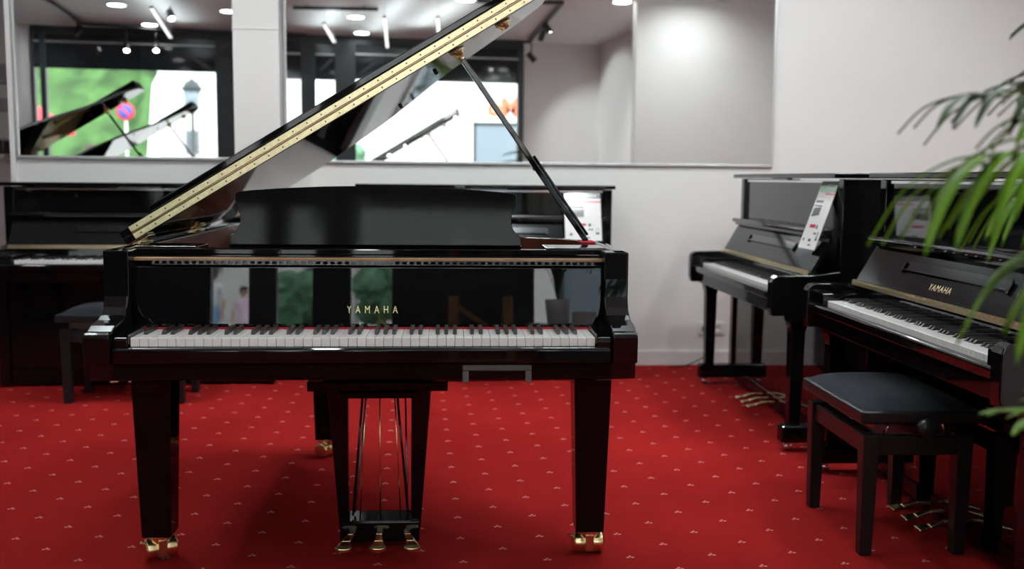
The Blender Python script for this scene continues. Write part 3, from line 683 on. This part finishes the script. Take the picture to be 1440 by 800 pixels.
def spot(x, y, ax, ay, label, power=0., dz=.0):
    t = empty('track_spotlight', (x, y, CZ - .05), 0, label=label, cat='spotlight', group='track spotlights')
    MB().tube([(0, 0, 0), (0, 0, -.07 - dz)], .008, 8).build('stem', 'track', t)
    d = Vector((ax, ay, -1)).normalized(); c = Vector((0, 0, -.10 - dz)); q = d.to_track_quat('Z', 'Y').to_matrix().to_4x4()
    MB().lathe([(0, -.07), (.036, -.07), (.04, -.06), (.04, .065), (.035, .07), (.033, .055), (0, .055)], (0, 0, 0), 'z', 20).build('head', 'track', t, mtx=Matrix.Translation(c) @ q)
    MB().lathe([(0, .056), (.032, .056), (.032, .060), (0, .060)], (0, 0, 0), 'z', 20).build('lens', 'lens', t, mtx=Matrix.Translation(c) @ q)
    if power:
        l = bpy.data.lights.new('spot_lamp', 'SPOT'); l.energy = power; l.spot_size = R(120); l.spot_blend = .8; l.shadow_soft_size = .04; l.color = (.92, .985, 1.)
        o = bpy.data.objects.new('spot_lamp', l); COL.objects.link(o); o.location = Vector((x, y, CZ - .05)) + c + d * .09; o.rotation_euler = (-d).to_track_quat('Z', 'Y').to_euler()
    return t
spot(-4.06, -1.15, -.9, -.5, 'small lit spotlight in the mirror over the left window edge', 20)
spot(-2.75, .38, .3, .9, 'lit spotlight in the left mirror at the top, right of centre')
spot(-3.2, -1.60, .1, .8, 'lit spotlight hanging before the dark header in the left mirror', dz=.12)
spot(-3.55, -1.52, .1, .8, 'dim spotlight left of the hanging one before the dark header', dz=.14)
spot(1.70, -1.2, .9, .2, 'lowest lit spotlight in the mirror beside the window frame', 110, dz=.14)
spot(1.60, -.1, -.3, -.6, 'dark spotlight turned away in the mirror beside the bent track')
spot(1.52, .5, .8, .3, 'upper lit spotlight in the mirror under the bent track', 110)
for x, y, ax, ay, pw_ in ((2.0, 4.9, .1, .9, 12), (1.1, 3.35, -.08, 1.15, 50), (2.1, 3.35, -.08, 1.15, 28)):  # out of view; last two added to brighten the lower back wall
    spot(x, y, ax, ay, 'track spotlight on the ceiling over the right pianos', pw_)

# ------------------------------------------------------------------ things behind the camera that the lacquer reflects
tr = empty('wooden_rack', (.25, -.95, 0), 0, label='oak rack of two posts and sloping rails reflected in the fallboard', cat='rack')
for x in (-.18, .18): MB().box(x - .033, x + .033, -.03, .03, 0, .90).build('post', 'oak', tr, bevel=.004)
for k in range(3):
    MB().prism([(-.15 + k * .02, 1.10 - .25 - k * .2), (-.15 + k * .02, 1.06 - .25 - k * .2), (.145, .86 - .25 - k * .2), (.145, .90 - .25 - k * .2)], -.012, .012, 'y').build('sloping_rail', 'oak', tr, bevel=.002)
MB().box(-.3, .3, -.05, .1, .0, .04).build('base', 'oak', tr, bevel=.003)
tag(MB().box(-.33, .70, -1.62, -1.58, 0, 1.37).build('display_partition', 'blackpanel', bevel=.003), 'black partition standing before the window, reflected in the fallboard', 'partition')
tcn = empty('sales_counter', (.95, -1.1, 0), 0, label='grey counter reflected at the right end of the fallboard', cat='counter')
MB().box(-.30, .45, -.2, .2, 0, .70).build('counter_body', 'counter', tcn, bevel=.004)
MB().box(-.33, .48, -.23, .23, .70, .72).build('counter_top', 'trimw', tcn, bevel=.003)
tag(MB().box(.87, 1.02, -.99, -.91, .7205, .80).build('white_box', 'plastic_w', bevel=.003), 'small white box on the counter, reflected in the fallboard', 'box')
def leafblade(m, pts, w, mi=0):
    """curved, keeled blade with thickness"""
    P = catmull(pts, 4); n = len(P); vs = []; fs = []
    for i, p in enumerate(P):
        t = (P[min(i + 1, n - 1)] - P[max(i - 1, 0)]).normalized(); up = Vector((0, 0, 1)); s = t.cross(up)
        if s.length < .05: s = Vector((1, 0, 0))
        s.normalize(); nrm = s.cross(t).normalized()
        k = i / (n - 1); ww_ = w * max(.06, (math.sin(math.pi * min(1, .12 + k * .88)) ** .6))
        vs += [p - s * ww_ + nrm * w * .12, p - nrm * w * .22, p + s * ww_ + nrm * w * .12, p - nrm * w * .10]
    for i in range(n - 1):
        a = 4 * i; b = a + 4
        for q in range(4): fs.append((a + q, a + (q + 1) % 4, b + (q + 1) % 4, b + q))
    fs.append((3, 2, 1, 0)); e = 4 * (n - 1); fs.append((e, e + 1, e + 2, e + 3))
    m.add(vs, fs, mi, True)
tp = empty('potted_plant', (.775, -1.0, .7205), 0, label='small dark plant in a white pot reflected at the right of the fallboard', cat='plant')
MB().lathe([(0, .001), (.07, .001), (.088, .16), (.082, .16), (.066, .02), (0, .02)], (0, 0, 0), 'z', 24).build('pot', 'pot', tp)
MB().lathe([(0, .13), (.079, .13), (.079, .135), (0, .14)], (0, 0, 0), 'z', 18).build('soil', 'soil', tp)
pm = MB()
for k in range(26):
    a = k * 2.4; r_ = .10 + .09 * random.random(); h_ = .26 + .22 * random.random()
    leafblade(pm, [(0, 0, .135), (math.cos(a) * r_ * .3, math.sin(a) * r_ * .3, .135 + h_ * .7), (math.cos(a) * r_ * .8, math.sin(a) * r_ * .8, .135 + h_), (math.cos(a) * r_ * 1.3, math.sin(a) * r_ * 1.3, .135 + h_ * .8)], .012)
pm.build('foliage', 'leafd', tp)

# ------------------------------------------------------------------ palm on the right
PALM = Vector((1.13, 1.42, 0))
pt_ = empty('potted_palm', PALM, 0, label='bright green palm reaching in from the right picture edge', cat='plant')
MB().lathe([(0, 0), (.13, 0), (.17, .34), (.16, .34), (.15, .30), (0, .30)], (0, 0, 0), 'z', 28).build('pot', 'potd', pt_)
MB().lathe([(0, .302), (.149, .302), (.149, .306), (0, .312)], (0, 0, 0), 'z', 20).build('soil', 'soil', pt_)
def frond(stem, leaf_len, n, droop, mat_='leaf', w=.008, spread=1., start=.35):
    P = catmull([Vector(p) - PALM for p in stem], 8); N_ = len(P)
    m = MB(); m.tube(P, [.006 - .0045 * i / (N_ - 1) for i in range(N_)], 7, mi=1)
    for k in range(n):
        f = start + (1 - start) * k / (n - 1); i = min(N_ - 2, int(f * (N_ - 1))); p = P[i]; t = (P[i + 1] - P[i]).normalized()
        side = t.cross(Vector((0, 0, 1)))
        if side.length < .1: side = Vector((0, 1, 0))
        side.normalize(); ll = leaf_len * (1. - .45 * abs(f - .55) / .45) * random.uniform(.85, 1.1)
        for s in (-1, 1):
            d = (t * (.55 + .5 * f) + side * s * spread * (.9 - .4 * f) + Vector((0, 0, random.uniform(.0, .35)))).normalized()
            q1 = p + d * ll * .33; q2 = p + d * ll * .68 + Vector((0, 0, -droop * ll * .22)); q3 = p + d * ll * .93 + Vector((0, 0, -droop * ll * .65))
            leafblade(m, [p, q1, q2, q3], w)
    return m.build('frond', [mat_, 'stem'], pt_)
frond([(1.11, 1.42, .31), (1.06, 1.36, .80), (.92, 1.28, 1.17), (.74, 1.24, 1.24), (.57, 1.22, 1.20)], .26, 15, 1.0, w=.0095)
frond([(1.12, 1.42, .31), (1.08, 1.34, .75), (.96, 1.24, 1.06), (.80, 1.18, 1.14), (.64, 1.15, 1.10)], .24, 14, 1.1, w=.0095)
frond([(1.10, 1.43, .31), (1.06, 1.45, .90), (.92, 1.42, 1.24), (.78, 1.38, 1.31), (.63, 1.36, 1.29)], .21, 12, .7, 'leafd')
frond([(1.13, 1.40, .31), (1.10, 1.30, .70), (.98, 1.18, .97), (.84, 1.10, 1.04), (.71, 1.08, 1.01)], .22, 13, 1.2, w=.009)
frond([(1.13, 1.38, .31), (1.08, 1.26, .60), (.96, 1.16, .84), (.86, 1.10, .89), (.77, 1.07, .87)], .14, 8, 1.0)
frond([(1.10, 1.40, .31), (1.02, 1.36, .60), (.88, 1.30, .82), (.76, 1.26, .88), (.67, 1.24, .885)], .145, 10, .3, 'leaf', w=.007, start=.6)
frond([(1.12, 1.40, .31), (1.06, 1.34, .65), (.93, 1.22, .92), (.80, 1.14, .99), (.69, 1.11, .97)], .19, 12, 1.0, 'leaf', w=.009, start=.45)
frond([(1.14, 1.45, .31), (1.16, 1.46, .95), (1.04, 1.48, 1.30), (.92, 1.50, 1.36), (.80, 1.50, 1.34)], .20, 10, .5, 'leafd')
frond([(1.10, 1.42, .31), (1.05, 1.38, .85), (.92, 1.32, 1.22), (.80, 1.30, 1.29), (.68, 1.28, 1.27)], .20, 12, .6, w=.0085)
frond([(1.14, 1.45, .31), (1.16, 1.50, .98), (1.06, 1.55, 1.38), (.96, 1.57, 1.45), (.86, 1.58, 1.44)], .17, 9, .5, 'leafd')
frond([(1.15, 1.44, .31), (1.18, 1.50, .95), (1.08, 1.55, 1.20), (.96, 1.6, 1.23), (.84, 1.62, 1.18)], .24, 12, .9)
frond([(1.17, 1.42, .31), (1.30, 1.40, .90), (1.42, 1.35, 1.2), (1.55, 1.3, 1.25)], .22, 8, 1.)

# ------------------------------------------------------------------ outside
struct(MB().box(-40, 40, -45, -2.0, -.2, -.06).build('ground_outside', 'stone'))
def hill():
    m = MB(); nx, ny = 40, 14; vs = []; fs = []
    for j in range(ny + 1):
        for i in range(nx + 1):
            x = -34 + 27.6 * i / nx; k = j / ny
            z = -.1 + 13 * (k ** .8) + .9 * math.sin(i * 1.7 + j) * k + random.uniform(-.5, .5) * (k > 0); vs.append((x, -20 - 14 * k + random.uniform(-.4, .4), z))
    for j in range(ny):
        for i in range(nx): a = j * (nx + 1) + i; fs.append((a, a + 1, a + nx + 2, a + nx + 1))
    m.add(vs, fs, 0, True); return m.build('hillside', 'hill')
hl = hill(); tag(hl, 'green wooded hillside seen through the left window in the mirror', 'hillside')
def blob_tree(loc, r_, label):
    t = empty('street_tree', loc, 0, label=label, cat='tree', group='trees across the street')
    MB().tube([(0, 0, 0), (.05, 0, r_ * 1.4)], [.14, .09], 8).build('trunk', 'stem', t)
    bm = bmesh.new()
    for k in range(9):
        c = Vector((random.uniform(-.6, .6) * r_, random.uniform(-.4, .4) * r_, r_ * 1.5 + random.uniform(-.5, .8) * r_))
        g = bmesh.ops.create_icosphere(bm, subdivisions=3, radius=r_ * random.uniform(.4, .65))
        for v in g['verts']:
            v.co = c + v.co * random.uniform(.86, 1.12)
    me = bpy.data.meshes.new('crown'); bm.to_mesh(me); bm.free(); me.materials.append(M['foliage']); o = bpy.data.objects.new('crown', me); COL.objects.link(o); o.parent = t
for x, y, r_, lb in ((-2.4, -17, .78, 'low green tree reflected in the middle of the fallboard'), (-.55, -17, .78, 'low green tree reflected just above the brass lettering'),
                     (-4.2, -12.5, .66, 'bush below the white house in the left mirror')):
    blob_tree((x, y, -.06), r_, lb)
def house(x0, x1, y, z1, label, rows, shop=None):
    t = empty('house', ((x0 + x1) / 2, y, -.06), 0, label=label, cat='building')
    w = x1 - x0
    MB().box(-w / 2, w / 2, -4, 0, 0, z1).build('facade', 'facade', t)
    MB().box(-w / 2 - .2, w / 2 + .2, -4.2, .25, z1, z1 + .25).build('cornice', 'facade', t, bevel=.03)
    for zz in rows:
        k = 0; x = -w / 2 + .8
        while x < w / 2 - .9:
            f = MB().box(x, x + .5, 0, .05, zz, zz + .85).build('window_frame', 'shutter', t)
            MB().box(x + .06, x + .44, .05, .06, zz + .06, zz + .79).build('pane', 'winpane', f)
            x += 1.35
    return t
house(-6.2, -1.3, -22.5, 11, 'white house with small windows seen in the left mirror', (1.9, 3.5, 5.2, 8.0))
h2 = house(-1.0, 9.0, -20, 10, 'bright white building filling the right window in the mirror', (5.5,))
text('shop_lettering', 'Mo', .8, 'orange', h2, Matrix.Translation((.85, .06, 3.5)) @ Matrix.Rotation(R(180), 4, 'Z') @ Matrix.Rotation(R(90), 4, 'X'), depth=.03, bold=.03)
# lantern
tl = empty('street_lantern', (-3.38, -7.0, -.06), 0, label='dark street lantern before the white house in the left mirror', cat='street lamp')
MB().tube([(0, 0, 0), (0, 0, 2.45)], [.05, .03], 10).build('pole', 'iron', tl)
MB().lathe([(0, 2.42), (.08, 2.45), (.15, 2.78), (.02, 2.78)], (0, 0, 0), 'z', 6).build('lantern_glass', 'glassgrey', tl)
MB().lathe([(.17, 2.78), (.19, 2.81), (.10, 2.92), (.03, 2.98), (0, 3.02)], (0, 0, 0), 'z', 12).lathe([(.03, 2.36), (.09, 2.42), (.03, 2.45)], (0, 0, 0), 'z', 12).build('lantern_cap', 'iron', tl)
tsn = empty('parking_sign', (-4.75, -8.2, -.06), 0, label='round red and blue sign by the tip of the larger lid in the mirror', cat='sign')
MB().tube([(0, -.03, 0), (0, -.03, 2.7)], .028, 8).build('pole', 'frame', tsn)
MB().lathe([(0, 0), (.17, 0), (.17, .012), (0, .012)], (0, 0, 2.45), 'y', 28).build('sign_rim', 'signred', tsn)
MB().lathe([(0, .013), (.125, .013), (.125, .017), (0, .017)], (0, 0, 2.45), 'y', 28).build('sign_face', 'signblue', tsn)
MB().box(-.13, .13, .018, .022, -.022, .022, mtx=Matrix.Translation((0, 0, 2.45)) @ Matrix.Rotation(R(45), 4, 'Y')).build('sign_bar', 'signred', tsn)
tpr = empty('parasol', (-6.55, -8.8, -.06), 0, label='red parasol outside at the left of the left mirror', cat='parasol')
MB().tube([(0, 0, 0), (0, 0, 2.6)], .025, 8).build('pole', 'frame', tpr)
MB().lathe([(0, 2.62), (.75, 2.12), (.75, 2.0), (.72, 2.0), (.70, 2.10), (0, 2.58)], (0, 0, 0), 'z', 8).build('canopy', 'parasol', tpr)
tsh = empty('bus_shelter', (2.35, -7.2, -.06), 0, label='grey shelter panel outside at the lower right of the mirror window', cat='shelter')
MB().box(-.45, .45, -.03, .03, .3, 2.25).build('panel', 'glassgrey', tsh)
MB().box(-.5, -.45, -.04, .04, 0, 2.3).box(.45, .5, -.04, .04, 0, 2.3).box(-.5, .5, -.04, .04, 2.25, 2.32).build('frame', 'iron', tsh)

# people outside: one continuous skinned body each
def person(loc, h, yaw, top, bottom, label, skirt=False):
    t = empty('person', loc, yaw, label=label, cat='person', group='people outside the window')
    s = h / 1.7
    J = {'pel': (0, 0, .95, .12), 'bel': (0, 0, 1.08, .125), 'che': (0, 0, 1.30, .135), 'nk': (0, .01, 1.46, .052), 'hd0': (0, -.01, 1.54, .07), 'hd': (0, -.01, 1.62, .088), 'hd1': (0, .0, 1.68, .062),
         'ls': (-.17, 0, 1.38, .058), 'le': (-.24, .03, 1.10, .042), 'lw': (-.25, -.06, .86, .030), 'lh': (-.25, -.09, .78, .036),
         'rs': (.17, 0, 1.38, .058), 're': (.24, .02, 1.10, .042), 'rw': (.26, -.05, .86, .030), 'rh': (.26, -.08, .78, .036),
         'lhp': (-.09, 0, .90, .095), 'lk': (-.10, -.02, .50, .060), 'la': (-.10, .03, .09, .040), 'lf': (-.10, -.12, .04, .036),
         'rhp': (.09, 0, .90, .095), 'rk': (.10, -.06, .50, .060), 'ra': (.11, -.02, .09, .040), 'rf': (.11, -.17, .04, .036)}
    E_ = [('pel', 'bel'), ('bel', 'che'), ('che', 'nk'), ('nk', 'hd0'), ('hd0', 'hd'), ('hd', 'hd1'), ('che', 'ls'), ('ls', 'le'), ('le', 'lw'), ('lw', 'lh'), ('che', 'rs'), ('rs', 're'), ('re', 'rw'), ('rw', 'rh'),
          ('pel', 'lhp'), ('lhp', 'lk'), ('lk', 'la'), ('la', 'lf'), ('pel', 'rhp'), ('rhp', 'rk'), ('rk', 'ra'), ('ra', 'rf')]
    ks = list(J); verts = [Vector(J[k][:3]) * s for k in ks]; rad = [J[k][3] * s for k in ks]; edges = [(ks.index(a), ks.index(b)) for a, b in E_]
    for sd, hn in ((-1, 'lh'), (1, 'rh')):
        base = Vector(J[hn][:3]) * s; hi = ks.index(hn)
        for k in range(5):
            a = base + Vector((sd * .0 + (k - 2) * .0, -.03 + k * .015, -.05 + (.035 if k == 0 else 0))) * s; b_ = a + Vector((0, -.02 if k == 0 else .005, -.045)) * s
            verts += [a, b_]; rad += [.010 * s, .008 * s]; edges += [(hi, len(verts) - 2), (len(verts) - 2, len(verts) - 1)]
    me = bpy.data.meshes.new('body'); me.from_pydata(verts, edges, [])
    o = bpy.data.objects.new('body', me); COL.objects.link(o)
    md = o.modifiers.new('skin', 'SKIN'); md.use_smooth_shade = True
    for v, r_ in zip(me.skin_vertices[0].data, rad): v.radius = (r_, r_)
    me.skin_vertices[0].data[0].use_root = True
    o.modifiers.new('sub', 'SUBSURF').levels = 1; o.modifiers['sub'].render_levels = 1
    dg = bpy.context.evaluated_depsgraph_get(); me2 = bpy.data.meshes.new_from_object(o.evaluated_get(dg)); bpy.data.objects.remove(o)
    me2.materials.clear()
    for k in ('skin', top, bottom, 'rubber'): me2.materials.append(M[k])
    for p in me2.polygons:
        c = p.center / s; p.use_smooth = True
        p.material_index = 3 if c.z < .085 else 2 if c.z < 1.0 and abs(c.x) < .21 and not (skirt and c.z < .5) else 1 if (1.0 <= c.z < 1.45 and abs(c.x) < .21) or (c.z > 1.12 and c.z < 1.45) else 0
    o = bpy.data.objects.new('body', me2); COL.objects.link(o); o.parent = t
    hr = MB().lathe([(0, .115), (.05, .108), (.088, .07), (.100, .02), (.098, -.04), (.085, -.09), (.07, -.09), (.085, -.02), (.0, .06)], (0, 0, 0), 'z', 20)
    ho = hr.build('hair', 'hair', t, mtx=Matrix.Translation((0, .022 * s, 1.63 * s)) @ Matrix.Scale(s, 4))
    if skirt:
        MB().lathe([(.125, 1.05), (.16, .90), (.25, .58), (.24, .58), (.15, .90), (.11, 1.05)], (0, 0, 0), 'z', 20).build('skirt', bottom, t, mtx=Matrix.Scale(s, 4))
    fc = MB().lathe([(0, 0), (.010, .004), (.012, .016), (0, .028)], (0, -.098, 1.60), 'z', 10)
    fc.build('nose', 'skin', t, mtx=Matrix.Scale(s, 4))
    ey = MB()
    for sx in (-1, 1): ey.lathe([(0, -.006), (.006, 0), (0, .006)], (sx * .03, -.090, 1.628), 'z', 8)
    ey.build('eyes', 'hair', t, mtx=Matrix.Scale(s, 4))
    MB().box(-.02, .02, -.092, -.086, 1.565, 1.571).build('mouth', 'signred', t, mtx=Matrix.Scale(s, 4))
    er = MB()
    for sx in (-1, 1): er.lathe([(0, -.02), (.010, -.01), (.011, .01), (0, .022)], (sx * .092, .0, 1.615), 'z', 8)
    er.build('ears', 'skin', t, mtx=Matrix.Scale(s, 4))
    return t
person((-3.13, -14.0, -.06), 1.30, R(170), 'pink', 'pink', 'small person in a pink dress reflected at the left of the fallboard', True)
person((-3.80, -14.5, -.06), 1.66, R(200), 'whitecloth', 'bluecloth', 'person in white and pale blue reflected beside the pink dress')
person((-5.0, -6.3, -.06), 1.72, R(120), 'bluecloth', 'bluecloth', 'person in blue outside, under the smaller lid in the left mirror')

# ------------------------------------------------------------------ world and colour
w = bpy.data.worlds.new('world'); sc.world = w; w.use_nodes = True; nt = w.node_tree
bg = nt.nodes['Background']; sky = nt.nodes.new('ShaderNodeTexSky'); sky.sky_type = 'NISHITA'; sky.sun_disc = False; sky.sun_elevation = R(48); sky.sun_rotation = R(20); sky.air_density = 1.0; sky.dust_density = 4.0
mixn = nt.nodes.new('ShaderNodeMix'); mixn.data_type = 'RGBA'; mixn.inputs[0].default_value = .8; mixn.inputs[7].default_value = (6.2, 6.5, 6.9, 1)
nt.links.new(sky.outputs[0], mixn.inputs[6]); nt.links.new(mixn.outputs[2], bg.inputs[0]); bg.inputs[1].default_value = .85
sc.view_settings.view_transform = 'Standard'; sc.view_settings.look = 'None'; sc.view_settings.gamma = 1; sc.view_settings.use_curve_mapping = False
sc.view_settings.exposure = 0.18
cy = sc.cycles
cy.use_denoising = True
try: cy.denoiser = 'OPENIMAGEDENOISE'
except Exception: pass
cy.max_bounces = 10; cy.glossy_bounces = 7; cy.diffuse_bounces = 4; cy.transparent_max_bounces = 12; cy.sample_clamp_indirect = 6; cy.caustics_reflective = False; cy.caustics_refractive = False
